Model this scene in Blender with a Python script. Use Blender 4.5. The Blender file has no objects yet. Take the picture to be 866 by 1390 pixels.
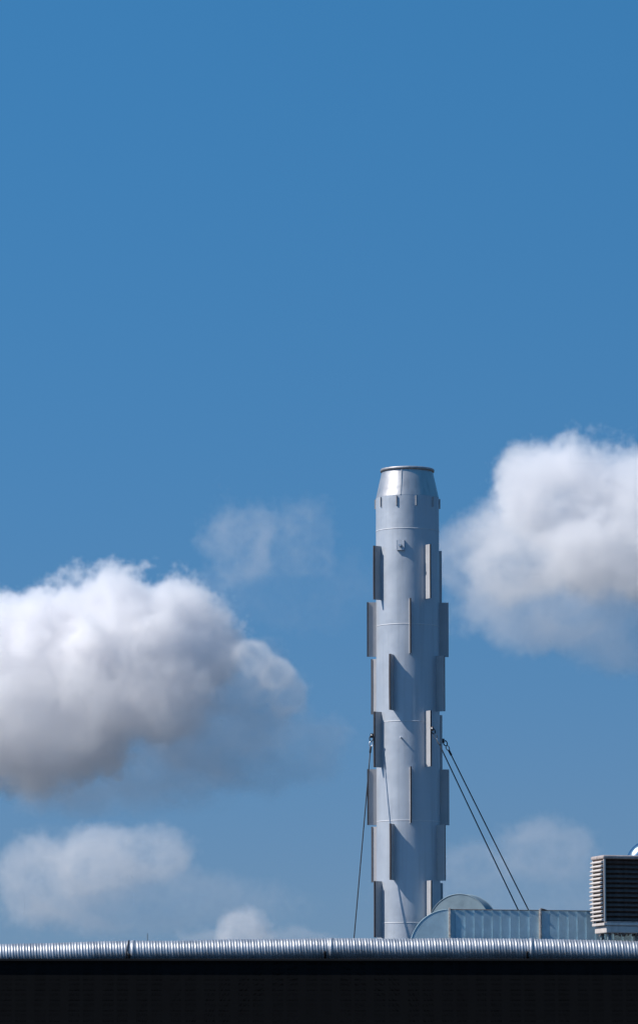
import bpy, bmesh, math, random
from mathutils import Vector, Matrix
R = math.radians
PI = math.pi
rnd = random.Random(7)
sc = bpy.context.scene
col = sc.collection

# ------------------------------------------------------------------ camera
F, CX, CY = 5900.0, 433.0, 695.0           # focal length and centre in photo pixels (866 x 1390)
PITCH = R(7.6)
CAMZ = 1.6
cam_d = bpy.data.cameras.new("camera")
cam = bpy.data.objects.new("camera", cam_d); col.objects.link(cam)
cam.location = (0, 0, CAMZ); cam.rotation_euler = (R(90) + PITCH, 0, 0)
cam_d.sensor_fit = 'VERTICAL'; cam_d.sensor_height = 36.0; cam_d.lens = 36.0 * F / 1390.0
cam_d.clip_start = 0.5; cam_d.clip_end = 20000
sc.camera = cam

# ------------------------------------------------------------------ sky, sun, exposure
SUN_EL, SUN_SIDE = R(46), R(77)            # the sun stands left of the stack, a little to the camera's side
to_sun = Vector((-math.sin(SUN_SIDE) * math.cos(SUN_EL), -math.cos(SUN_SIDE) * math.cos(SUN_EL), math.sin(SUN_EL)))
w = bpy.data.worlds.new("World"); sc.world = w; w.use_nodes = True
nt = w.node_tree; nt.nodes.clear()
wo = nt.nodes.new('ShaderNodeOutputWorld'); bg = nt.nodes.new('ShaderNodeBackground')
sky = nt.nodes.new('ShaderNodeTexSky'); sky.sky_type = 'NISHITA'; sky.sun_disc = False
sky.sun_elevation = SUN_EL; sky.sun_rotation = math.atan2(to_sun.x, to_sun.y)
sky.altitude = 0; sky.air_density = 1.0; sky.dust_density = 0.15; sky.ozone_density = 3.0
# clear dry air: the blue stays deep right down to the horizon, all the way round
tcw = nt.nodes.new('ShaderNodeTexCoord'); sx = nt.nodes.new('ShaderNodeSeparateXYZ'); cxz = nt.nodes.new('ShaderNodeCombineXYZ')
za = nt.nodes.new('ShaderNodeMath'); za.operation = 'MULTIPLY_ADD'; za.inputs[1].default_value = 0.9; za.inputs[2].default_value = 0.50
zm = nt.nodes.new('ShaderNodeMath'); zm.operation = 'MAXIMUM'; zm.inputs[1].default_value = 0.0
nrm = nt.nodes.new('ShaderNodeVectorMath'); nrm.operation = 'NORMALIZE'
nt.links.new(tcw.outputs['Generated'], sx.inputs[0]); nt.links.new(sx.outputs[2], zm.inputs[0]); nt.links.new(zm.outputs[0], za.inputs[0])
nt.links.new(sx.outputs[0], cxz.inputs[0]); nt.links.new(sx.outputs[1], cxz.inputs[1]); nt.links.new(za.outputs[0], cxz.inputs[2])
nt.links.new(cxz.outputs[0], nrm.inputs[0]); nt.links.new(nrm.outputs[0], sky.inputs['Vector'])
hs = nt.nodes.new('ShaderNodeHueSaturation'); hs.inputs['Saturation'].default_value = 1.30; hs.inputs['Hue'].default_value = 0.489
# grey summer haze low over the horizon, the same all the way round
ex = nt.nodes.new('ShaderNodeMath'); ex.operation = 'MULTIPLY'; ex.inputs[1].default_value = -1 / 0.07
ee = nt.nodes.new('ShaderNodeMath'); ee.operation = 'EXPONENT'
ef = nt.nodes.new('ShaderNodeMath'); ef.operation = 'MULTIPLY'; ef.inputs[1].default_value = 0.85
hm = nt.nodes.new('ShaderNodeMix'); hm.data_type = 'RGBA'; hm.inputs[7].default_value = (1.65, 2.05, 2.35, 1)
nt.links.new(zm.outputs[0], ex.inputs[0]); nt.links.new(ex.outputs[0], ee.inputs[0]); nt.links.new(ee.outputs[0], ef.inputs[0]); nt.links.new(ef.outputs[0], hm.inputs[0])
nt.links.new(sky.outputs[0], hs.inputs['Color']); nt.links.new(hs.outputs[0], hm.inputs[6]); nt.links.new(hm.outputs[2], bg.inputs['Color'])
nt.links.new(bg.outputs[0], wo.inputs['Surface'])
bg.inputs['Strength'].default_value = 0.114
sd = bpy.data.lights.new("sun", 'SUN'); sd.energy = 4.0; sd.angle = R(0.5); sd.color = (1.0, 0.94, 0.87)
so = bpy.data.objects.new("sun", sd); col.objects.link(so)
so.rotation_euler = to_sun.to_track_quat('Z', 'Y').to_euler()
sc.view_settings.view_transform = 'Standard'; sc.view_settings.look = 'None'
sc.view_settings.exposure = 0.447; sc.view_settings.gamma = 1.0; sc.view_settings.use_curve_mapping = False
try:
    sc.cycles.volume_bounces = 32; sc.cycles.max_bounces = 34; sc.cycles.adaptive_threshold = 0.02; sc.cycles.volume_step_rate = 1.6
    sc.cycles.volume_max_steps = 1024
except Exception:
    pass

# ------------------------------------------------------------------ helpers
def at(px, py, Y):
    """world point at depth Y that the photograph shows at (px, py): used to measure sizes and positions"""
    dx, dy = (px - CX) / F, (CY - py) / F
    d = Vector((dx, math.cos(PITCH) - dy * math.sin(PITCH), math.sin(PITCH) + dy * math.cos(PITCH)))
    return Vector((0, 0, CAMZ)) + d * (Y / d.y)

def tag(o, label=None, cat=None, group=None, kind=None):
    if label: o['label'] = label
    if cat: o['category'] = cat
    if group: o['group'] = group
    if kind: o['kind'] = kind
    return o

def thing(name, loc, label, cat, group=None, rot=(0, 0, 0)):
    o = bpy.data.objects.new(name, None); col.objects.link(o)
    o.location = loc; o.rotation_euler = rot; o.empty_display_size = 0.2
    return tag(o, label, cat, group)

def link(name, me, parent=None, mats=(), smooth=False):
    o = bpy.data.objects.new(name, me); col.objects.link(o)
    for m in mats:
        if m.name not in [s.name for s in me.materials if s]: me.materials.append(m)
    if smooth:
        for p in me.polygons: p.use_smooth = True
    if parent: o.parent = parent
    return o

def mesh(name, verts, faces, parent=None, mats=(), smooth=False):
    me = bpy.data.meshes.new(name); me.from_pydata([tuple(v) for v in verts], [], faces); me.update()
    return link(name, me, parent, mats, smooth)

def bobj(name, bm, parent=None, mats=(), smooth=False, recalc=True, bevel=0, seg=2):
    if bevel:
        bmesh.ops.bevel(bm, geom=[e for e in bm.edges if len(e.link_faces) == 2 and e.calc_face_angle(0) > 0.5],
                        offset=bevel, segments=seg, affect='EDGES', profile=0.5)
    if recalc: bmesh.ops.recalc_face_normals(bm, faces=bm.faces[:])
    me = bpy.data.meshes.new(name); bm.to_mesh(me); bm.free()
    return link(name, me, parent, mats, smooth)

def add_box(bm, c, s, M=None):
    r = bmesh.ops.create_cube(bm, size=1)
    for v in r['verts']:
        v.co = Vector((v.co.x * s[0] + c[0], v.co.y * s[1] + c[1], v.co.z * s[2] + c[2]))
        if M: v.co = M @ v.co
    return r['verts']

def box(name, c, s, parent, mats, bevel=0, M=None):
    bm = bmesh.new(); add_box(bm, c, s, M)
    return bobj(name, bm, parent, mats, bevel=bevel)

def lathe(name, prof, parent, mats, n=96, smooth=True, closed=False):
    """profile of (radius, z) swept round z"""
    verts, faces = [], []
    for r, z in prof:
        for k in range(n):
            a = 2 * PI * k / n; verts.append((r * math.cos(a), r * math.sin(a), z))
    m = len(prof)
    for i in range(m if closed else m - 1):
        j = (i + 1) % m
        for k in range(n):
            q = (k + 1) % n
            faces.append((i * n + k, i * n + q, j * n + q, j * n + k))
    o = mesh(name, verts, faces, parent, mats, smooth)
    return o

def tube_data(pts, rad, n=10, caps=True, verts=None, faces=None):
    verts = [] if verts is None else verts; faces = [] if faces is None else faces
    base = len(verts); pts = [Vector(p) for p in pts]
    up = Vector((0.123, 0.31, 0.94))
    for i, p in enumerate(pts):
        t = (pts[min(i + 1, len(pts) - 1)] - pts[max(i - 1, 0)]).normalized()
        a = t.cross(up).normalized(); b = t.cross(a).normalized()
        r = rad[i] if isinstance(rad, (list, tuple)) else rad
        for k in range(n):
            an = 2 * PI * k / n; verts.append(p + a * (r * math.cos(an)) + b * (r * math.sin(an)))
    for i in range(len(pts) - 1):
        for k in range(n):
            q = (k + 1) % n
            faces.append((base + i * n + k, base + i * n + q, base + (i + 1) * n + q, base + (i + 1) * n + k))
    if caps:
        faces.append(tuple(base + k for k in range(n))[::-1]); L = base + (len(pts) - 1) * n
        faces.append(tuple(L + k for k in range(n)))
    return verts, faces

def tube(name, pts, rad, parent, mats, n=10, smooth=True, caps=True):
    v, f = tube_data(pts, rad, n, caps)
    return mesh(name, v, f, parent, mats, smooth)

def torus_pts(c, u, v, ru, rv, n=20, a0=0, a1=2 * PI):
    return [c + u * (ru * math.cos(a0 + (a1 - a0) * k / n)) + v * (rv * math.sin(a0 + (a1 - a0) * k / n)) for k in range(n + 1)]

# ------------------------------------------------------------------ materials
def mat(name, base, rough=0.5, metal=0.0, var=0.12, scale=3.0, stretch=(1, 1, 1), bump=0.0, bscale=8.0, rvar=0.12, spec=0.5, streak=0.0):
    m = bpy.data.materials.new(name); m.use_nodes = True; t = m.node_tree; N = t.nodes; L = t.links
    b = N['Principled BSDF']
    b.inputs['Metallic'].default_value = metal; b.inputs['Specular IOR Level'].default_value = spec
    tc = N.new('ShaderNodeTexCoord'); mp = N.new('ShaderNodeMapping'); mp.inputs['Scale'].default_value = stretch
    L.new(tc.outputs['Object'], mp.inputs['Vector'])
    n1 = N.new('ShaderNodeTexNoise'); n1.inputs['Scale'].default_value = scale; n1.inputs['Detail'].default_value = 6
    n1.inputs['Roughness'].default_value = 0.6; L.new(mp.outputs[0], n1.inputs['Vector'])
    cr = N.new('ShaderNodeMapRange'); cr.inputs['From Min'].default_value = 0.3; cr.inputs['From Max'].default_value = 0.7
    cr.inputs['To Min'].default_value = 1 - var; cr.inputs['To Max'].default_value = 1 + var
    L.new(n1.outputs['Fac'], cr.inputs['Value'])
    mx = N.new('ShaderNodeVectorMath'); mx.operation = 'SCALE'; mx.inputs[0].default_value = base[:3]
    L.new(cr.outputs[0], mx.inputs['Scale'])
    last = mx.outputs[0]
    if streak:
        m2 = N.new('ShaderNodeMapping'); m2.inputs['Scale'].default_value = (9, 9, 0.35); L.new(tc.outputs['Object'], m2.inputs['Vector'])
        n2 = N.new('ShaderNodeTexNoise'); n2.inputs['Scale'].default_value = 1.6; n2.inputs['Detail'].default_value = 5; L.new(m2.outputs[0], n2.inputs['Vector'])
        c2 = N.new('ShaderNodeMapRange'); c2.inputs['From Min'].default_value = 0.5; c2.inputs['From Max'].default_value = 0.72
        c2.inputs['To Min'].default_value = 1.0; c2.inputs['To Max'].default_value = 1 - streak; L.new(n2.outputs['Fac'], c2.inputs['Value'])
        mm = N.new('ShaderNodeVectorMath'); mm.operation = 'SCALE'; L.new(last, mm.inputs[0]); L.new(c2.outputs[0], mm.inputs['Scale']); last = mm.outputs[0]
    L.new(last, b.inputs['Base Color'])
    rr = N.new('ShaderNodeMapRange'); rr.inputs['From Min'].default_value = 0.3; rr.inputs['From Max'].default_value = 0.7
    rr.inputs['To Min'].default_value = max(0.05, rough - rvar); rr.inputs['To Max'].default_value = min(1, rough + rvar)
    L.new(n1.outputs['Fac'], rr.inputs['Value']); L.new(rr.outputs[0], b.inputs['Roughness'])
    if bump:
        n3 = N.new('ShaderNodeTexNoise'); n3.inputs['Scale'].default_value = bscale; n3.inputs['Detail'].default_value = 3
        L.new(tc.outputs['Object'], n3.inputs['Vector'])
        bp = N.new('ShaderNodeBump'); bp.inputs['Strength'].default_value = 1.0; bp.inputs['Distance'].default_value = bump
        L.new(n3.outputs['Fac'], bp.inputs['Height']); L.new(bp.outputs[0], b.inputs['Normal'])
    return m

M_body = mat('aluminium_paint', (0.465, 0.505, 0.56), 0.50, 0.35, var=0.05, scale=2.2, bump=0.010, bscale=2.6, rvar=0.08, streak=0.13)
M_cone = mat('stainless_sheet', (0.50, 0.49, 0.49), 0.42, 0.7, streak=0.16, var=0.08, scale=3, bump=0.008, bscale=2.5, rvar=0.06)
M_rim = mat('sooty_rim', (0.40, 0.39, 0.40), 0.5, 0.6, var=0.2, scale=9)
M_weld = mat('weld_bead', (0.58, 0.59, 0.62), 0.6, 0.1, var=0.1, scale=20)
M_fin = mat('fin_sheet', (0.395, 0.395, 0.41), 0.6, 0.0, spec=0.15, var=0.08, scale=4, bump=0.004, bscale=5, streak=0.08)
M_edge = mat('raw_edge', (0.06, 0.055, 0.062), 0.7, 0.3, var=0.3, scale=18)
M_soot = mat('soot', (0.02, 0.02, 0.02), 0.9, 0, var=0.2)
M_steel = mat('zinc_fitting', (0.55, 0.55, 0.56), 0.35, 0.9, var=0.2, scale=30)
M_wire = mat('wire_rope', (0.045, 0.05, 0.06), 0.6, 0.5, var=0.3, scale=40)
M_spiral = mat('spiral_galvanised', (0.41, 0.43, 0.46), 0.48, 0.70, var=0.18, scale=4, stretch=(1, 1, 1), rvar=0.06, bump=0.004, bscale=9)
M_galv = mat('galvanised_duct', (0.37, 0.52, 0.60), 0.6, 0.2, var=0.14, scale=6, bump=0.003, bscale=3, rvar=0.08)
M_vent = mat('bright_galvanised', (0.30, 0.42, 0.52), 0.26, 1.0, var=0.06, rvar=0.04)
M_galv2 = mat('dark_galvanised', (0.20, 0.27, 0.31), 0.6, 0.35, var=0.14, scale=5, bump=0.004, bscale=5)  # darker, greyer galvanised tone for drum, pedestal, duct shell and legs
M_flange = mat('sealed_flange', (0.52, 0.47, 0.42), 0.7, 0.15, var=0.35, scale=22, stretch=(1, 1, 1))
M_cream = mat('cream_plastic', (0.58, 0.53, 0.50), 0.55, 0, var=0.10, scale=9, streak=0.15)
M_dirty = mat('dirty_cream', (0.40, 0.34, 0.32), 0.7, 0, var=0.35, scale=16)
M_pad = mat('cooling_pad', (0.09, 0.066, 0.06), 0.9, 0, spec=0.0, var=0.35, scale=14)
M_slat = mat('dark_slat', (0.13, 0.095, 0.085), 0.85, 0, var=0.35, scale=10, spec=0.0)
M_foam = mat('frayed_insulation', (0.22, 0.18, 0.17), 0.95, 0, var=0.5, scale=30)
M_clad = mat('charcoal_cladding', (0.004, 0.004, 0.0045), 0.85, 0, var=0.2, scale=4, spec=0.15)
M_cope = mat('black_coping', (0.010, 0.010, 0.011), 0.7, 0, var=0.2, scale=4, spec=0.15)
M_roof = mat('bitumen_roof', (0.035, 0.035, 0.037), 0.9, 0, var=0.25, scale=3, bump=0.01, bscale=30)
M_ground = mat('asphalt_ground', (0.036, 0.038, 0.036), 0.9, 0, var=0.3, scale=0.3)
M_bird = mat('dark_feathers', (0.02, 0.02, 0.024), 0.8, 0)

# ------------------------------------------------------------------ setting: ground and building
g = mesh('ground', [(-3000, -500, 0), (3000, -500, 0), (3000, 6000, 0), (-3000, 6000, 0)], [(0, 1, 2, 3)], None, [M_ground])
tag(g, kind='structure')
ROOF = 3.15
YP = 65.0                                   # front of the roof where the spiral duct runs
BX0, BX1, BY0, BY1 = -9.0, 11.0, 64.5, 84.0
top = at(433, 1301.5, BY0).z
bld = thing('building', (0, BY0, 0), 'low building with charcoal cladding under the silver spiral duct, roof full of plant', 'building')
def bpart(name, c, s, m, bevel=0):
    return box(name, (c[0], c[1] - BY0, c[2]), s, bld, [m], bevel)
bpart('roof_deck', ((BX0 + BX1) / 2, (BY0 + BY1) / 2 + 0.06, ROOF - 0.15), (BX1 - BX0 - 0.3, BY1 - BY0 - 0.3, 0.3), M_roof)
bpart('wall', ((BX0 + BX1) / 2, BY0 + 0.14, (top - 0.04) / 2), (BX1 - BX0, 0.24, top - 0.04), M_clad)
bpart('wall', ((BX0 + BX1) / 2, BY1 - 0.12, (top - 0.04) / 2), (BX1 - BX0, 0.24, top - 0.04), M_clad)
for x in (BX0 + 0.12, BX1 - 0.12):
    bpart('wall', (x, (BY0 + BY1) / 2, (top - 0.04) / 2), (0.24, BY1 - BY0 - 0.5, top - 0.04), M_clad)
cp = bpart('coping', ((BX0 + BX1) / 2, BY0 + 0.125, top - 0.018), (BX1 - BX0 + 0.06, 0.30, 0.036), M_cope, 0.006)
pw = 0.5
npan = int((BX1 - BX0) / pw)
pan = None
for i in range(npan):
    if pan is None:
        bm = bmesh.new()
        hh = top - 0.05
        prof = [(-0.245, 0.0), (-0.225, -0.016), (-0.06, -0.016), (-0.04, 0.0), (0.04, 0.0), (0.06, -0.016), (0.225, -0.016), (0.245, 0.0)]
        vs = [[bm.verts.new((x, y, z)) for x, y in prof] for z in (0.02, hh)]
        for k in range(len(prof) - 1):
            bm.faces.new((vs[0][k], vs[0][k + 1], vs[1][k + 1], vs[1][k]))
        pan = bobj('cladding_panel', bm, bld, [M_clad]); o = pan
    else:
        o = pan.copy(); col.objects.link(o)
    o.location = (BX0 + pw * (i + 0.5), 0.036, 0)

# ------------------------------------------------------------------ the stack
YS = 68.6
SX = at(553.4, 900, YS).x
PX = 1 / 85.7                               # one photo pixel at the stack, in metres
def zs(py): return at(553.4, py, YS).z
stack = thing('exhaust_stack', (SX, YS, ROOF), 'tall silver exhaust chimney with staggered vertical fins and a tapered cap', 'chimney')
RB = 42.9 * PX
def Z(py): return zs(py) - ROOF
levels = [677, 722, 851, 982, 1116, 1254]
zz = [Z(p) for p in levels] + [0.0]
for i in range(len(zz) - 1):
    z1, z0 = zz[i], zz[i + 1]
    prof = []
    n = max(2, int((z1 - z0) / 0.12))
    for k in range(n + 1):
        t = k / n
        prof.append((RB, z0 + (z1 - z0) * t))
    lathe('shell_section', prof, stack, [M_body], 128)
for p in levels[1:]:
    z = Z(p)
    lathe('weld_seam', [(RB - 0.002, z - 0.007), (RB + 0.004, z - 0.004), (RB + 0.004, z + 0.002), (RB + 0.001, z + 0.007)], stack, [M_weld], 128)
zc, zt = Z(677), Z(641)
rt = 35.2 * PX
cone = lathe('cone_cap', [(RB + 0.001, zc), (RB - 0.003, zc + 0.02)] + [(RB - 0.004 + (rt - RB) * k / 8, zc + 0.02 + (zt - zc - 0.02) * k / 8) for k in range(1, 9)], stack, [M_cone], 128)
z2 = Z(637.4)
lathe('rim', [(rt - 0.012, zt - 0.004), (rt + 0.018, zt), (rt + 0.020, z2 - 0.01), (rt + 0.012, z2), (rt - 0.01, z2), (rt - 0.02, z2 - 0.03), (rt - 0.02, zt - 0.03)], stack, [M_rim], 128)
lathe('flue_liner', [(rt - 0.03, z2 - 0.02), (rt - 0.05, zt - 0.5), (rt - 0.05, zt - 1.5), (0.001, zt - 1.5)], stack, [M_soot], 48)
def rad(th, r, z=0):                        # th in degrees: 0 faces the camera, + to the right
    return Vector((r * math.sin(R(th)), -r * math.cos(R(th)), z))
def radial_matrix(th):
    # local x = tangent (to the right), local y = outward, z up
    o = rad(th, 1); t = Vector((math.cos(R(th)), math.sin(R(th)), 0))
    return Matrix(((t.x, o.x, 0, 0), (t.y, o.y, 0, 0), (0, 0, 1, 0), (0, 0, 0, 1)))
# lapped seam up the cone
th = -14
v = []
for r_, z_ in ((RB, zc + 0.004), (rt + 0.001, zt - 0.004)):
    for a_, d_ in ((-0.9, 0.0005), (-0.9, 0.007), (1.2, 0.007), (1.2, 0.0005)):
        v.append(rad(th + a_, r_ + d_, z_))
mesh('cone_seam', v, [(0, 1, 2, 3), (4, 7, 6, 5), (0, 4, 5, 1), (1, 5, 6, 2), (2, 6, 7, 3)], stack, [M_cone])
# clips below the cone
cm = None
for k in range(10):
    th = -57 + 36 * k
    bm = bmesh.new(); add_box(bm, (0, RB + 0.008, 0), (0.020, 0.030, 0.155))
    if cm is None:
        bmesh.ops.recalc_face_normals(bm, faces=bm.faces[:]); cm = bpy.data.meshes.new('clip'); bm.to_mesh(cm)
    bm.free()
    o = link('clip', cm, stack, [M_fin]); o.matrix_local = Matrix.Translation((0, 0, Z(684.5))) @ radial_matrix(th)
# fins
FW = 12.6 * PX
bounds = [744, 817.5, 892, 968, 1044, 1120.5, 1197, 1274]
offs = [32, 2, -28, 32, 2, -28, 32]
fin_me = {}
for i in range(7):
    z1, z0 = Z(bounds[i]) - 0.004, Z(bounds[i + 1]) + 0.004
    for q in range(4):
        th = offs[i] + 90 * q
        h = z1 - z0
        bm = bmesh.new()
        # sheet, slightly bowed, with a thin return at its outer edge
        nseg = 6; cols = []
        bow = rnd.uniform(-0.004, 0.004)
        T = 0.010
        for k in range(nseg + 1):
            t = k / nseg; z = z0 + h * t; bx = bow * math.sin(PI * t)
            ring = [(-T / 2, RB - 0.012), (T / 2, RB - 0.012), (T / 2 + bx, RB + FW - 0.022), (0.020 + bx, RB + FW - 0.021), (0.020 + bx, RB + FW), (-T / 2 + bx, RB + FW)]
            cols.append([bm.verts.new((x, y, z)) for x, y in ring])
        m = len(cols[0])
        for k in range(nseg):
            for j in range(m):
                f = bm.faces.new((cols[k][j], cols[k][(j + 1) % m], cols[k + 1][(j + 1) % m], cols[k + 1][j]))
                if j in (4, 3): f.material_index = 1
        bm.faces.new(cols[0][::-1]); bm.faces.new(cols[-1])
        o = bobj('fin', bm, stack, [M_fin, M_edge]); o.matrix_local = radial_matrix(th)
# bracket with eye bolt facing the camera
Mb = Matrix.Translation((0, 0, Z(745))) @ radial_matrix(-13.5)
bm = bmesh.new(); add_box(bm, (0, RB + 0.030, 0), (0.125, 0.010, 0.165)); add_box(bm, (-0.058, RB + 0.012, 0), (0.010, 0.05, 0.15)); add_box(bm, (0.058, RB + 0.012, 0), (0.010, 0.05, 0.15)); add_box(bm, (0, RB + 0.016, -0.078), (0.125, 0.05, 0.010))
br = bobj('bracket', bm, stack, [M_body]); br.matrix_local = Mb
bm = bmesh.new()
bmesh.ops.create_cone(bm, cap_ends=True, segments=12, radius1=0.026, radius2=0.022, depth=0.04, matrix=Matrix.Translation((0.0, RB + 0.055, -0.01)) @ Matrix.Rotation(R(-90), 4, 'X'))
bb = bobj('bolt', bm, br, [M_steel])
st = tube('mounting_stub', [(0, RB - 0.02, 0), (0, RB + 0.085, 0.0)], 0.013, stack, [M_body], 10); st.matrix_local = Matrix.Translation((0, 0, Z(1005))) @ radial_matrix(-13)
# lugs that carry the guys
for th, py in ((-58, 1001), (32, 993), (122, 1003), (-148, 1003)):
    zl = Z(py)
    bm = bmesh.new(); add_box(bm, (0.014 if th > 0 else -0.014, RB + FW / 2 + 0.015, 0), (0.012, FW + 0.07, 0.07))
    o = bobj('guy_lug', bm, stack, [M_edge], bevel=0.003); o.matrix_local = Matrix.Translation((0, 0, zl)) @ radial_matrix(th)

# ------------------------------------------------------------------ guy wires
def guy(label, th, py, anchor, grp='guy wires staying the stack'):
    p0 = Vector((SX, YS, 0)) + rad(th, RB + FW + 0.035, zs(py))
    anchor = Vector(anchor)
    root = thing('guy_wire', anchor, label, 'guy wire', grp)
    A = Vector((0, 0, 0)); P = p0 - anchor
    d = (A - P).normalized(); side = d.cross(Vector((0, 1, 0))).normalized()
    c = P + d * 0.045
    tube('shackle', torus_pts(c, d, side, 0.048, 0.029, 20), 0.009, root, [M_wire], 8, caps=False)
    tube('pin', [P - side.cross(d) * 0.035, P + side.cross(d) * 0.035], 0.012, root, [M_steel], 8)
    tube('thimble', torus_pts(P + d * 0.135, d, side, 0.045, 0.024, 16), 0.009, root, [M_steel], 8, caps=False)
    tube('ferrule', [P + d * 0.17, P + d * 0.18, P + d * 0.27, P + d * 0.28], [0.010, 0.017, 0.017, 0.010], root, [M_steel if th > -50 and th < 90 else M_wire], 10)
    n = 14; L = (A - P).length
    pts = []
    for k in range(n + 1):
        t = k / n; p = (P + d * 0.24).lerp(A, t); p.z -= 0.010 * L * 4 * t * (1 - t) * 0.35
        pts.append(p)
    tube('cable', pts, 0.0095, root, [M_wire], 8)
    bm = bmesh.new(); add_box(bm, (0, 0, 0.0), (0.12, 0.12, 0.02)); add_box(bm, (0, 0, 0.035), (0.02, 0.06, 0.06))
    bobj('anchor_plate', bm, root, [M_steel])
    return root
def anchor_from(px, py, Y, p0):             # continues the line through the point seen at (px, py, Y) down to the roof
    q = at(px, py, Y); d = q - p0
    return q + d * ((ROOF + 0.011 - q.z) / d.z)
def pstart(th, py): return Vector((SX, YS, 0)) + rad(th, RB + FW + 0.035, zs(py))
guy('thin guy wire down the left of the stack, alone in front of open sky', -58, 1001, anchor_from(480.5, 1272, YS - 0.80, pstart(-58, 1001)))
guy('inner guy wire on the right of the stack, the lower of the pair, bright fitting', 32, 993, anchor_from(703, 1234, YS + 0.10, pstart(32, 993)))
guy('outer guy wire on the right of the stack, the upper of the pair, dark fitting', 122, 1003, anchor_from(717, 1234, YS + 1.6, pstart(122, 1003)))

# ------------------------------------------------------------------ fan drum, rectangular duct
YD = 66.5; DD = 0.62
def xd(px, Y=YD): return at(px, 1255, Y).x
def zd(py, Y=YD): return at(620, py, Y).z
YF = 67.55
fc = at(624, 1260.5, YF)
fan = thing('fan_housing', (fc.x, YF, ROOF), 'round dark drum of a rooftop fan standing at the foot of the silver stack', 'fan housing', rot=(0, 0, R(-26)))
rr_ = 46.3 * YF / (F * 0.99)
bm = bmesh.new()
Mf = Matrix.Translation((0, 0.12, fc.z - ROOF)) @ Matrix.Rotation(R(90), 4, 'X')
bmesh.ops.create_cone(bm, cap_ends=True, segments=96, radius1=rr_ - 0.004, radius2=rr_ - 0.004, depth=0.30, matrix=Mf)
dr = bobj('drum', bm, fan, [M_galv2])
for y_ in (-0.032, 0.272):
    v, f = [], []
    c = Vector((0, y_, fc.z - ROOF))
    tube_data(torus_pts(c, Vector((1, 0, 0)), Vector((0, 0, 1)), rr_ - 0.004, rr_ - 0.004, 96), 0.007, 8, False, v, f)
    mesh('drum_edge', v, f, fan, [M_galv2], True)
box('pedestal', (0, 0.12, (fc.z - ROOF - rr_ + 0.06) / 2), (0.7, 0.26, max(0.05, fc.z - ROOF - rr_ + 0.1)), fan, [M_galv2])

duct = thing('rectangular_duct', (xd(609), YD, ROOF), 'low blue grey sheet metal duct of upright panels ending in a rounded elbow', 'duct')
def dl(x, y, z): return (x - xd(609), y - YD, z - ROOF)
ztop, zbot = zd(1234.3), zd(1292)
xr = xd(960)
slope = (at(840, 1236.8, YD).z - at(620, 1234.3, YD).z) / (xd(840) - xd(620))
def ztx(x): return ztop + slope * (x - xd(620))
# elbow: quarter round side cheek + curved back
ce = (xd(609), zd(1287)); re = ztop - ce[1]; rx = xd(609) - xd(556.5)
arc = [(ce[0] - rx * math.sin(R(a)), ce[1] + re * math.cos(R(a))) for a in range(0, 97, 4)]
bm = bmesh.new()
fr = [bm.verts.new(dl(x, YD + 0.0, z)) for x, z in arc]; bk = [bm.verts.new(dl(x, YD + DD, z)) for x, z in arc]
c0 = bm.verts.new(dl(ce[0], YD, ce[1] - 0.05)); c1 = bm.verts.new(dl(ce[0], YD + DD, ce[1] - 0.05))
for k in range(len(arc) - 1):
    bm.faces.new((fr[k], fr[k + 1], c0)); bm.faces.new((bk[k + 1], bk[k], c1)); bm.faces.new((fr[k + 1], fr[k], bk[k], bk[k + 1]))
elbow = bobj('elbow', bm, duct, [M_galv])
v, f = [], []
tube_data([Vector(dl(x, YD - 0.001, z - 0.003)) for x, z in arc], 0.005, 6, True, v, f)
mesh('elbow_seam', v, f, duct, [M_galv], True)
# panels
edges = [611]
px = 618.5
while px < 955:
    if 724 < px < 740:
        if edges[-1] < 731: edges += [731, 734.5]
        px = 746
    edges.append(px + rnd.uniform(-0.7, 0.7)); px += 12.4
tog = 1
for a, b in zip(edges[:-1], edges[1:]):
    if a == 731: continue
    xa, xb = xd(a), xd(b)
    dep = 0.0085 * tog; tog = -tog
    d0, d1 = (dep, -dep) if tog > 0 else (-dep, dep)
    za, zb = ztx(xa), ztx(xb)
    g_ = 0.0006
    vs = [dl(xa + g_, YD + d0, ROOF + 0.12), dl(xb - g_, YD + d1, ROOF + 0.12), dl(xb - g_, YD + d1, zb), dl(xa + g_, YD + d0, za),
          dl(xa + g_, YD + d0 + 0.02, ROOF + 0.12), dl(xb - g_, YD + d1 + 0.02, ROOF + 0.12), dl(xb - g_, YD + d1 + 0.02, zb), dl(xa + g_, YD + d0 + 0.02, za)]
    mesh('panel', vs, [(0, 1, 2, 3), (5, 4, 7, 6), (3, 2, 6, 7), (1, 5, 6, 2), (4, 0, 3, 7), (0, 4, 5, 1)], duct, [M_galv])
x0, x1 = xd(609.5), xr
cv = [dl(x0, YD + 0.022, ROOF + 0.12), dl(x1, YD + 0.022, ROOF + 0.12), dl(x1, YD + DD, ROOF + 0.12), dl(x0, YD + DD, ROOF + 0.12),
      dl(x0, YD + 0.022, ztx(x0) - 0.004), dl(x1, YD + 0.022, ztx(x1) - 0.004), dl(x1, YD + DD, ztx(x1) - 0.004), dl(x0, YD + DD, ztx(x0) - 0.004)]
mesh('duct_shell', cv, [(3, 2, 1, 0), (4, 5, 6, 7), (0, 1, 5, 4), (1, 2, 6, 5), (2, 3, 7, 6), (3, 0, 4, 7)], duct, [M_galv2])
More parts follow.
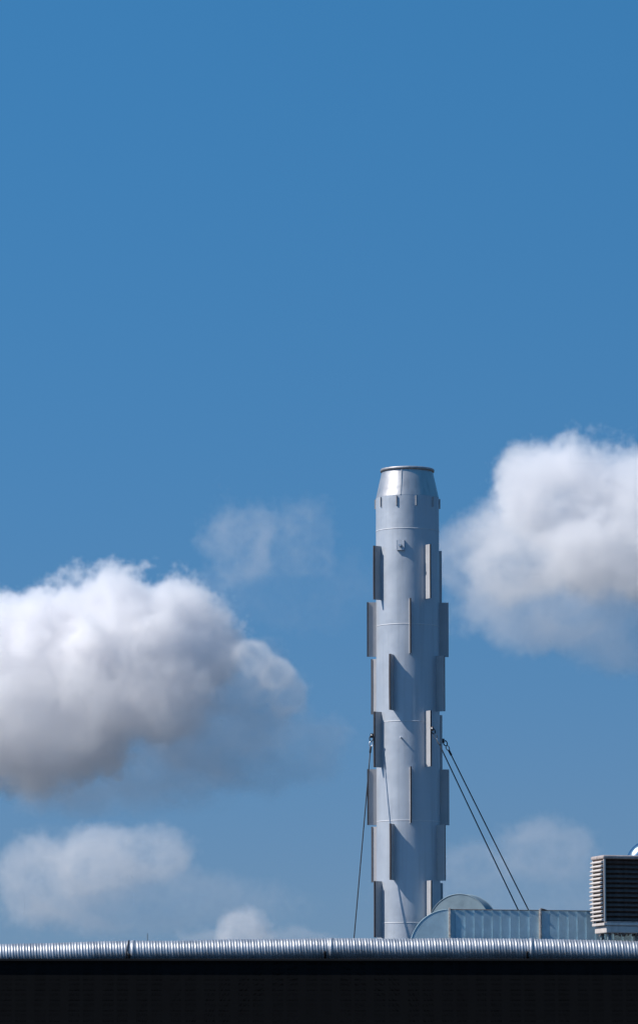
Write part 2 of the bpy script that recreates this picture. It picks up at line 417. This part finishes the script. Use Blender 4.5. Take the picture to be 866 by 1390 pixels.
# top lip
lv = [dl(xd(611.5), YD - 0.010, ztx(xd(611.5)) - 0.002), dl(xr, YD - 0.010, ztx(xr) - 0.002)]
tube('top_lip', [Vector(lv[0]), Vector(lv[1])], 0.006, duct, [M_edge], 6)
for pxf, mt in ((610, M_flange), (732.6, M_flange)):
    x = xd(pxf)
    fl = box('flange', (x - xd(609), -0.012, (ztx(x) + 0.02 - ROOF + 0.12) / 2), (0.030, 0.05, ztx(x) + 0.02 - ROOF - 0.12), duct, [mt], 0.004)
    for pz in (1240, 1257, 1268):
        bm = bmesh.new(); bmesh.ops.create_cone(bm, cap_ends=True, segments=6, radius1=0.014, radius2=0.014, depth=0.014, matrix=Matrix.Translation((x - xd(609) + 0.006, -0.042, zd(pz) - ROOF)) @ Matrix.Rotation(R(90), 4, 'X'))
        bobj('bolt', bm, fl, [M_flange])
tube('sealant_tail', [Vector(dl(xd(733), YD - 0.02, ztx(xd(733)) + 0.022)), Vector(dl(xd(737), YD - 0.02, ztx(xd(737)) + 0.012)), Vector(dl(xd(742), YD - 0.015, ztx(xd(742)) + 0.002))], [0.012, 0.012, 0.006], duct, [M_edge], 6)
for xq in (xd(640), xd(780), xd(920)):
    box('foot', (xq - xd(609), DD / 2, 0.058), (0.12, 0.5, 0.116), duct, [M_edge])

# ------------------------------------------------------------------ spiral duct along the roof edge
def ptop(px):
    K = [(-200, 1285), (0, 1281), (45, 1279.6), (173, 1277.0), (300, 1274.8), (450, 1273.3), (600, 1273.0), (720, 1273.8), (866, 1276.6), (1100, 1281)]
    for (a, ya), (b, yb) in zip(K[:-1], K[1:]):
        if px <= b:
            t = (px - a) / (b - a); return ya + (yb - ya) * t
    return K[-1][1]
PR = 15.8 * YP / (F * 0.99)
PITCHP = 7.75 * YP / (F * 0.995)
def pc(px):
    s = sum(ptop(px + k) for k in (-40, -20, 0, 20, 40)) / 5
    return at(px, s + 16.0, YP)
o0 = pc(433)
pipe = thing('spiral_duct', (o0.x, YP, ROOF), 'long shiny ribbed spiral duct running along the roof edge across the whole picture', 'duct')
def xpx(x):                                  # pixel column for a world x at the duct
    return 433 + x / (at(434, 1290, YP).x - at(433, 1290, YP).x)
def section(xa, xb, ph):
    n = 40; step = PITCHP / 14
    m = int((xb - xa) / step)
    verts, faces = [], []
    for i in range(m + 1):
        x = xa + (xb - xa) * i / m
        c = pc(xpx(x)); c.z += -0.006 * math.sin(PI * i / m) + 0.002 * math.sin(x * 3.7)
        for k in range(n):
            a = 2 * PI * k / n
            u = ((x / PITCHP) + a / (2 * PI) + ph) % 1.0
            # lock seam plus two stiffening ribs per turn
            h = 0.0085 * math.exp(-((u - 0.25) / 0.11) ** 2) + 0.005 * math.exp(-((u - 0.75) / 0.10) ** 2)
            r = PR - 0.006 + h + 0.0022 * math.sin(x * 2.3 + 2 * a) + 0.0018 * math.sin(x * 5.1 + ph * 9 - a)
            # a = 0 front, goes up
            verts.append((x - o0.x, -r * math.cos(a), c.z - ROOF + r * math.sin(a)))
    for i in range(m):
        for k in range(n):
            q = (k + 1) % n
            faces.append((i * n + k, (i + 1) * n + k, (i + 1) * n + q, i * n + q))
    o = mesh('duct_section', verts, faces, pipe, [M_spiral], True)
    return o
def xw(px): return at(px, 1290, YP).x
joints = [-190, 176, 449, 720, 1080]
for a, b in zip(joints[:-1], joints[1:]):
    section(xw(a) + 0.004, xw(b) - 0.004, rnd.random())
def ring(px, wd, r, m, name, tilt=0.0):
    c = pc(px); verts, faces = [], []
    n = 48; rows = [(-wd / 2, -0.006), (-wd / 2, 0.0), (0, 0.003), (wd / 2, 0.0), (wd / 2, -0.006)]
    for dx, dr in rows:
        for k in range(n):
            a = 2 * PI * k / n
            verts.append((xw(px) + dx + tilt * math.sin(a) - o0.x, -(r + dr) * math.cos(a), c.z - ROOF + (r + dr) * math.sin(a)))
    for i in range(len(rows) - 1):
        for k in range(n):
            q = (k + 1) % n; faces.append((i * n + k, (i + 1) * n + k, (i + 1) * n + q, i * n + q))
    return mesh(name, verts, faces, pipe, [m], True)
for px in (449.5, 720.5, 181): ring(px, 0.055, PR + 0.004, M_spiral, 'coupling')
ring(173, 0.020, PR + 0.008, M_wire, 'strap', 0.025)
for px in (441, 714.5, 176):
    c = pc(px); x = xw(px) - o0.x
    bh = c.z - ROOF - PR
    s = box('bracket', (x, 0.0, bh / 2 + 0.015), (0.045, 0.26, bh + 0.03), pipe, [M_cope], 0.004)
    a0, a1 = R(-100), R(-8)
    pts = [Vector((x, -(PR + 0.008) * math.cos(a0 + (a1 - a0) * k / 12), c.z - ROOF + (PR + 0.008) * math.sin(a0 + (a1 - a0) * k / 12))) for k in range(13)]
    tube('clamp', pts, 0.016, s, [M_cope], 6)

# ------------------------------------------------------------------ cooler unit at the right edge
YC = 65.78
cc = at(819.5, 1258, YC)
YAW = R(15)
unit = thing('evaporative_cooler', (cc.x, YC, ROOF), 'cream rooftop cooler box with ribbed side and dark louvred front', 'cooler', rot=(0, 0, YAW))
W_, D_ = 1.0, 0.56
def zc_(py): return at(830, py, YC).z - ROOF
zt_, zb_ = zc_(1160.5), zc_(1256)
H_ = zt_ - zb_
# local: x to the right from the near left corner, y back
box('cabinet', (W_ / 2 + 0.02, D_ / 2 + 0.06, (zt_ + zb_) / 2), (W_ - 0.06, D_ - 0.14, H_ - 0.06), unit, [M_pad])
box('lid', (W_ / 2, D_ / 2, zt_ - 0.028), (W_ + 0.03, D_ + 0.03, 0.055), unit, [M_dirty], 0.018)
bm = bmesh.new(); add_box(bm, (W_ / 2, D_ / 2, zb_ + 0.02), (W_ + 0.01, D_ + 0.01, 0.045)); bobj('bottom_rail', bm, unit, [M_cream], bevel=0.008)
box('drip_tray', (W_ / 2 + 0.025, D_ / 2, zb_ - 0.060), (W_ - 0.02, D_ - 0.02, 0.105), unit, [M_cream], 0.012)
for x_, y_ in ((0.018, 0.018), (W_ - 0.018, 0.018), (0.018, D_ - 0.018), (W_ - 0.018, D_ - 0.018)):
    box('corner_post', (x_, y_, (zt_ + zb_) / 2), (0.030, 0.030, H_ - 0.10), unit, [M_cream], 0.004)
nl = 15
me = None
z0, z1 = zb_ + 0.06, zt_ - 0.065
for k in range(nl):
    z = z0 + (z1 - z0) * (k + 0.5) / nl
    dz = (z1 - z0) / nl
    bul = 0.022 * math.sin(PI * (k + 0.5) / nl)
    if me is None:
        bm = bmesh.new()
        # wedge shaped louvre running back along the side
        pf = [(0.0, -dz * 0.38), (-0.028, -dz * 0.36), (-0.040, -dz * 0.22), (-0.034, dz * 0.02), (0.0, dz * 0.26)]
        a = [bm.verts.new((x, 0.012, zz_)) for x, zz_ in pf]; b = [bm.verts.new((x, D_ - 0.04, zz_)) for x, zz_ in pf]
        for j in range(len(pf)): bm.faces.new((a[j], a[(j + 1) % len(pf)], b[(j + 1) % len(pf)], b[j]))
        bm.faces.new(a[::-1]); bm.faces.new(b)
        o = bobj('side_louvre', bm, unit, [M_cream], bevel=0.003, seg=1); me = o.data
    else:
        o = link('side_louvre', me, unit, [])
    o.location = (-bul + 0.002, 0, z)
box('side_backing', (0.012, D_ / 2, (z0 + z1) / 2), (0.010, D_ - 0.09, z1 - z0), unit, [M_slat])
me = None
nf = 13
for k in range(nf):
    z = z0 + (z1 - z0) * (k + 0.5) / nf
    if me is None:
        bm = bmesh.new(); add_box(bm, (0, 0, 0), (W_ - 0.07, 0.006, 0.050), Matrix.Rotation(R(-38), 4, 'X')); o = bobj('front_louvre', bm, unit, [M_slat]); me = o.data
    else: o = link('front_louvre', me, unit, [])
    o.location = (W_ / 2, 0.075, z)
box('front_sill', (W_ / 2, 0.006, zb_ + 0.052), (W_ - 0.07, 0.02, 0.018), unit, [M_dirty])
# frayed insulation under the tray
bm = bmesh.new()
rb = random.Random(3)
for k in range(46):
    x = 0.05 + (W_ - 0.1) * rb.random(); y = 0.04 + 0.3 * rb.random()
    l = rb.uniform(0.02, 0.07); an = rb.uniform(-1.2, 1.2)
    add_box(bm, (0, 0, 0), (rb.uniform(0.008, 0.02), rb.uniform(0.01, 0.03), l), Matrix.Translation((x, y, zb_ - 0.118 - 0.02 * rb.random())) @ Matrix.Rotation(an, 4, 'Y') @ Matrix.Rotation(rb.uniform(-1, 1), 4, 'X'))
bobj('insulation', bm, unit, [M_foam])['kind'] = 'stuff'
for x_, y_ in ((0.12, 0.12), (W_ - 0.12, 0.12), (0.12, D_ - 0.12), (W_ - 0.12, D_ - 0.12)):
    box('leg', (x_, y_, (zb_ - 0.10) / 2), (0.05, 0.05, zb_ - 0.10), unit, [M_galv2])

# round elbow vent behind the cooler
YV = 68.2
vc = at(865, 1150, YV)
vent = thing('vent_elbow', (vc.x, YV, ROOF), 'round galvanised vent bend peeping over the lid of the cooler', 'vent')
rv, Rv = 0.20, 0.21
ztv = at(865, 1139.6, YV).z - ROOF
cz = ztv - rv - Rv
pts = [(0, 0, 0.0), (0, 0, 0.4), (0, 0, cz)]
bend = [(Rv - Rv * math.cos(R(a)), 0, cz + Rv * math.sin(R(a))) for a in (0, 11.25, 22.5, 33.75, 45, 56.25, 67.5, 78.75, 90)]
lathe('riser', [(rv, 0.0), (rv, cz)], vent, [M_vent], 48)
def ringed(pts_, r):
    verts, faces = [], []; n = 48
    for i, p in enumerate(pts_):
        t = (Vector(pts_[min(i + 1, len(pts_) - 1)]) - Vector(pts_[max(i - 1, 0)])).normalized()
        a = Vector((0, 1, 0)); b = a.cross(t)
        for k in range(n):
            q = Vector(p) + a * (r * math.cos(2 * PI * k / n)) + b * (r * math.sin(2 * PI * k / n)); verts.append(q)
    for i in range(len(pts_) - 1):
        for k in range(n):
            q = (k + 1) % n; faces.append((i * n + k, i * n + q, (i + 1) * n + q, (i + 1) * n + k))
    return verts, faces
v, f = ringed(bend, rv); mesh('bend', v, f, vent, [M_vent], True)
v, f = ringed([(Rv, 0, cz + Rv), (Rv + 0.5, 0, cz + Rv)], rv - 0.001); mesh('outlet', v, f, vent, [M_vent], True)
v, f = ringed([(0.001, 0, cz - 0.01), (0.001, 0, cz + 0.012)], rv + 0.006); mesh('collar', v, f, vent, [M_galv2], True)

# thin rod far back on the roof
p = at(200.5, 1267, 78)
rod = tube('lightning_rod', [(p.x, 78, ROOF), (p.x, 78, ROOF + 0.8), (p.x, 78, p.z)], [0.012, 0.009, 0.006], None, [M_wire], 6)
tag(rod, 'hair thin dark rod poking up behind the spiral duct', 'lightning rod')

# ------------------------------------------------------------------ birds, far off
def bird(px, py, Y, span, rz, bank, label):
    c = at(px, py, Y); bm = bmesh.new()
    L = span * 0.42
    secs = [(-0.5, 0.006), (-0.4, 0.06), (-0.15, 0.13), (0.1, 0.12), (0.3, 0.06), (0.42, 0.03), (0.55, 0.10), (0.6, 0.08)]
    rings = []
    for t, r in secs:
        rings.append([bm.verts.new((math.cos(a) * r * L * (1.5 if t > 0.5 else 1), t * L, math.sin(a) * r * L * (0.25 if t > 0.5 else 0.9))) for a in [PI * 2 * k / 8 for k in range(8)]])
    for i in range(len(rings) - 1):
        for k in range(8): bm.faces.new((rings[i][k], rings[i][(k + 1) % 8], rings[i + 1][(k + 1) % 8], rings[i + 1][k]))
    bm.faces.new(rings[0][::-1]); bm.faces.new(rings[-1])
    for s in (-1, 1):
        pr = [(0.02, -0.16, 0.10, 0.0), (0.22, -0.14, 0.10, 0.07), (0.38, -0.04, 0.12, 0.05), (0.5, 0.10, 0.14, 0.0)]
        rows = []
        for x, y0_, y1_, z in pr:
            rows.append([bm.verts.new((s * x * span, y0_ * L, z * span + 0.006 * span)), bm.verts.new((s * x * span, y1_ * L, z * span)), bm.verts.new((s * x * span, (y0_ + y1_) / 2 * L, z * span - 0.01 * span))])
        for a, b in zip(rows[:-1], rows[1:]):
            for j in range(3): bm.faces.new((a[j], a[(j + 1) % 3], b[(j + 1) % 3], b[j]))
        bm.faces.new(rows[0]); bm.faces.new(rows[-1])
    o = bobj('bird', bm, None, [M_bird], True); o.location = c; o.rotation_euler = (R(10), bank, rz)
    return tag(o, label, 'bird', 'birds far off in the sky')
bird(746, 870.5, 420, 0.26, R(35), R(10), 'dark speck of a bird flying below the large white cloud right of the stack')
bird(713.5, 787, 520, 0.20, R(80), R(-15), 'faint bird in front of the white cloud right of the stack')

# ------------------------------------------------------------------ clouds
YCL = 1500.0
CORE, GSC, DMUL = 0.94, 0.3, 1.9
def cloud(name, label, cat, blobs, Yc, dens, box_px, depth, voxel, seed, warp=1.0, detail=1.0, hard=1.0, group='clouds in the sky'):
    """blobs: (px, py, depth offset in px, rx, rz, ry, edge hardness, density); all in photo pixels at depth Yc"""
    s = Yc / (F * 0.995)
    cpt = at((box_px[0] + box_px[2]) / 2, (box_px[1] + box_px[3]) / 2, Yc)
    hx, hz, hy = (box_px[2] - box_px[0]) / 2 * s, (box_px[3] - box_px[1]) / 2 * s, depth * s
    vd = bpy.data.volumes.new(name); o = bpy.data.objects.new(name, vd); col.objects.link(o); o.location = cpt
    tag(o, label, cat, group)
    m = bpy.data.materials.new(name + '_droplets'); m.use_nodes = True; t = m.node_tree
    for n_ in list(t.nodes):
        if n_.type == 'BSDF_PRINCIPLED': t.nodes.remove(n_)
    pv = t.nodes.new('ShaderNodeVolumePrincipled'); out = [n_ for n_ in t.nodes if n_.type == 'OUTPUT_MATERIAL'][0]
    pv.inputs['Color'].default_value = (0.976, 0.972, 0.976, 1); pv.inputs['Density'].default_value = dens * DMUL; pv.inputs['Anisotropy'].default_value = GSC
    t.links.new(pv.outputs[0], out.inputs['Volume'])
    ng = bpy.data.node_groups.new(name + '_shape', 'GeometryNodeTree')
    ng.interface.new_socket('Geometry', in_out='INPUT', socket_type='NodeSocketGeometry')
    ng.interface.new_socket('Geometry', in_out='OUTPUT', socket_type='NodeSocketGeometry')
    N, L = ng.nodes, ng.links
    go = N.new('NodeGroupOutput'); pos = N.new('GeometryNodeInputPosition')
    def mth(op, *a, clamp=False):
        n_ = N.new('ShaderNodeMath'); n_.operation = op; n_.use_clamp = clamp
        for i, x in enumerate(a):
            if isinstance(x, (int, float)): n_.inputs[i].default_value = x
            else: L.new(x, n_.inputs[i])
        return n_.outputs[0]
    def vm(op, a, b=None, sc_=None, out_=0):
        n_ = N.new('ShaderNodeVectorMath'); n_.operation = op
        if isinstance(a, tuple): n_.inputs[0].default_value = a
        else: L.new(a, n_.inputs[0])
        if b is not None:
            if isinstance(b, tuple): n_.inputs[1].default_value = b
            else: L.new(b, n_.inputs[1])
        if sc_ is not None: n_.inputs['Scale'].default_value = sc_
        return n_.outputs['Value'] if out_ else n_.outputs['Vector']
    def noise(vec, scale, det, rough, off, lac=2.1):
        n_ = N.new('ShaderNodeTexNoise'); n_.inputs['Scale'].default_value = scale; n_.inputs['Detail'].default_value = det
        n_.inputs['Roughness'].default_value = rough; n_.inputs['Lacunarity'].default_value = lac
        L.new(vm('ADD', vec, off), n_.inputs['Vector']); return n_
    P = pos.outputs[0]
    wn = noise(P, 1 / (60 * s), 2, 0.5, (seed * 31.1, seed * 7.7, seed * 3.3))
    P2 = vm('ADD', P, vm('SCALE', vm('SUBTRACT', wn.outputs['Color'], (0.5, 0.5, 0.5)), sc_=50 * s * warp))
    n1 = noise(P2, 1 / (75 * s), 7, 0.60, (seed * 11.3, seed * 5.1, 2.2)).outputs['Fac']
    n2 = noise(P, 1 / (24 * s), 6, 0.62, (seed * 1.3, 9.1, seed * 4.2)).outputs['Fac']
    # billow noise gives the cauliflower edge
    bil = mth('MULTIPLY', mth('ABSOLUTE', mth('SUBTRACT', n2, 0.5)), 2.0)
    disp = mth('ADD', mth('MULTIPLY', mth('SUBTRACT', n1, 0.5), 1.15 * detail), mth('MULTIPLY', mth('SUBTRACT', bil, 0.12), -0.42 * detail))
    n3 = noise(P, 1 / (11 * s), 4, 0.6, (seed * 2.3, 3.1, seed * 6.2)).outputs['Fac']
    disp = mth('ADD', disp, mth('MULTIPLY', mth('SUBTRACT', n3, 0.5), 0.38 * detail))
    res = None; fm = None
    for (px_, py_, dp, rx_, rz_, ry_, k_, d_) in blobs:
        q = at(px_, py_, Yc) - cpt; q.y += dp * s
        v_ = vm('MULTIPLY', vm('SUBTRACT', P2, (q.x, q.y, q.z)), (1 / (rx_ * s), 1 / (ry_ * s), 1 / (rz_ * s)))
        ln = vm('LENGTH', v_, out_=1)
        f_ = mth('ADD', mth('SUBTRACT', 1.0, ln), disp)
        e = mth('MULTIPLY', mth('MULTIPLY', f_, k_ * hard, clamp=True), d_)
        res = e if res is None else mth('MAXIMUM', res, e)
        fm = f_ if fm is None else mth('MAXIMUM', fm, f_)
    # thinner inside than at the sunlit skin
    res = mth('MULTIPLY', res, mth('SUBTRACT', 1.0, mth('MULTIPLY', mth('MULTIPLY', mth('SUBTRACT', fm, 0.22), 2.5, clamp=True), CORE)))
    # keep the grid's faces empty
    av = vm('ABSOLUTE', P); sp = N.new('ShaderNodeSeparateXYZ'); L.new(av, sp.inputs[0])
    for ax, h in ((0, hx), (1, hy), (2, hz)):
        res = mth('MULTIPLY', res, mth('DIVIDE', mth('SUBTRACT', h, sp.outputs[ax]), 0.12 * min(hx, hy, hz), clamp=True))
    vc_ = N.new('GeometryNodeVolumeCube'); L.new(res, vc_.inputs['Density']); vc_.inputs['Background'].default_value = 0
    vc_.inputs['Min'].default_value = (-hx, -hy, -hz); vc_.inputs['Max'].default_value = (hx, hy, hz)
    vs_ = voxel * s
    vc_.inputs['Resolution X'].default_value = int(2 * hx / vs_); vc_.inputs['Resolution Y'].default_value = int(2 * hy / vs_); vc_.inputs['Resolution Z'].default_value = int(2 * hz / vs_)
    smn = N.new('GeometryNodeSetMaterial'); smn.inputs['Material'].default_value = m
    L.new(vc_.outputs[0], smn.inputs['Geometry']); L.new(smn.outputs[0], go.inputs[0])
    vd.materials.append(m)
    md = o.modifiers.new('shape', 'NODES'); md.node_group = ng
    return o

cloud('cloud', 'large white heaped cloud left of the stack, bright on top and blue grey below', 'cloud', [
    (55, 935, 0, 170, 135, 110, 2.8, 1.0), (160, 895, -10, 155, 120, 110, 3.0, 1.0), (-60, 945, 0, 140, 105, 100, 2.6, 1.0),
    (235, 872, 10, 98, 90, 90, 3.0, 0.9), (290, 855, 0, 45, 45, 40, 2.0, 0.4), (338, 905, -70, 30, 26, 28, 2.2, 0.45), (372, 922, -60, 34, 30, 30, 2.0, 0.5), (394, 958, -55, 24, 36, 26, 1.8, 0.4), (352, 950, -50, 26, 22, 24, 1.8, 0.4), (340, 940, 10, 85, 68, 50, 1.0, 0.25), (360, 1000, -20, 50, 40, 45, 1.2, 0.22), (280, 975, 60, 120, 95, 80, 1.0, 0.3),
    (70, 975, -90, 165, 80, 75, 1.6, 0.6), (205, 955, -70, 110, 78, 65, 1.8, 0.6), (310, 935, -50, 62, 62, 45, 1.4, 0.4), (130, 1030, -60, 270, 88, 80, 0.8, 0.30), (-80, 1010, -60, 190, 95, 90, 1.0, 0.4), (345, 1015, -30, 140, 72, 70, 0.8, 0.22)],
    YCL, 0.22, (-260, 680, 560, 1190), 170, 2.8, 1.0, detail=0.9)
cloud('cloud', 'large soft white cloud behind the right of the stack top', 'cloud', [
    (752, 682, 0, 95, 92, 85, 2.3, 0.8), (830, 710, 0, 120, 110, 100, 2.2, 0.8), (705, 745, 0, 95, 85, 80, 1.5, 0.5),
    (930, 730, 0, 130, 100, 100, 2.0, 0.8), (710, 775, -60, 105, 58, 60, 1.6, 0.5), (825, 785, -75, 130, 72, 70, 1.9, 0.6), (800, 830, -60, 210, 70, 80, 0.9, 0.32), (890, 855, -60, 180, 75, 80, 0.8, 0.3), (650, 765, -20, 80, 62, 60, 1.1, 0.28)],
    YCL * 1.05, 0.20, (500, 520, 1130, 1000), 150, 2.8, 2.0, detail=0.9)
cloud('cloud', 'faint torn wisp of cloud between the large white cloud and the stack', 'cloud', [
    (328, 748, 0, 62, 85, 50, 0.8, 0.24), (295, 790, 0, 50, 40, 40, 0.7, 0.16), (412, 740, 0, 42, 70, 40, 0.7, 0.18), (400, 800, 0, 140, 50, 60, 0.5, 0.07)],
    YCL, 0.22, (130, 560, 600, 940), 100, 3.0, 3.0, warp=1.6, detail=1.7)
cloud('cloud', 'soft flat cloud low in the sky at the left, below the large white one', 'cloud', [
    (130, 1190, 0, 128, 76, 80, 1.2, 0.40), (75, 1202, 0, 92, 68, 70, 1.1, 0.36), (185, 1165, 0, 80, 50, 50, 1.2, 0.32), (170, 1220, 0, 230, 58, 90, 0.6, 0.14)],
    YCL * 1.1, 0.22, (-150, 1060, 450, 1340), 120, 3.0, 4.0, detail=1.1)
cloud('cloud', 'small bright puff of cloud just above the spiral duct left of the stack', 'cloud', [
    (325, 1266, 0, 44, 38, 35, 1.8, 0.6), (285, 1280, 0, 48, 26, 35, 1.1, 0.3), (400, 1285, 0, 80, 28, 40, 0.9, 0.2), (350, 1285, 0, 60, 28, 40, 1.2, 0.35)],
    YCL * 1.15, 0.22, (200, 1195, 530, 1340), 70, 1.8, 5.0)
cloud('cloud', 'pale hazy cloud low at the right, above the rectangular duct', 'cloud', [
    (745, 1160, 0, 95, 56, 60, 0.8, 0.22), (660, 1188, 0, 90, 54, 60, 0.8, 0.18), (700, 1215, 0, 200, 60, 90, 0.6, 0.11)],
    YCL * 1.12, 0.22, (450, 1050, 970, 1340), 110, 3.0, 6.0, detail=1.2)
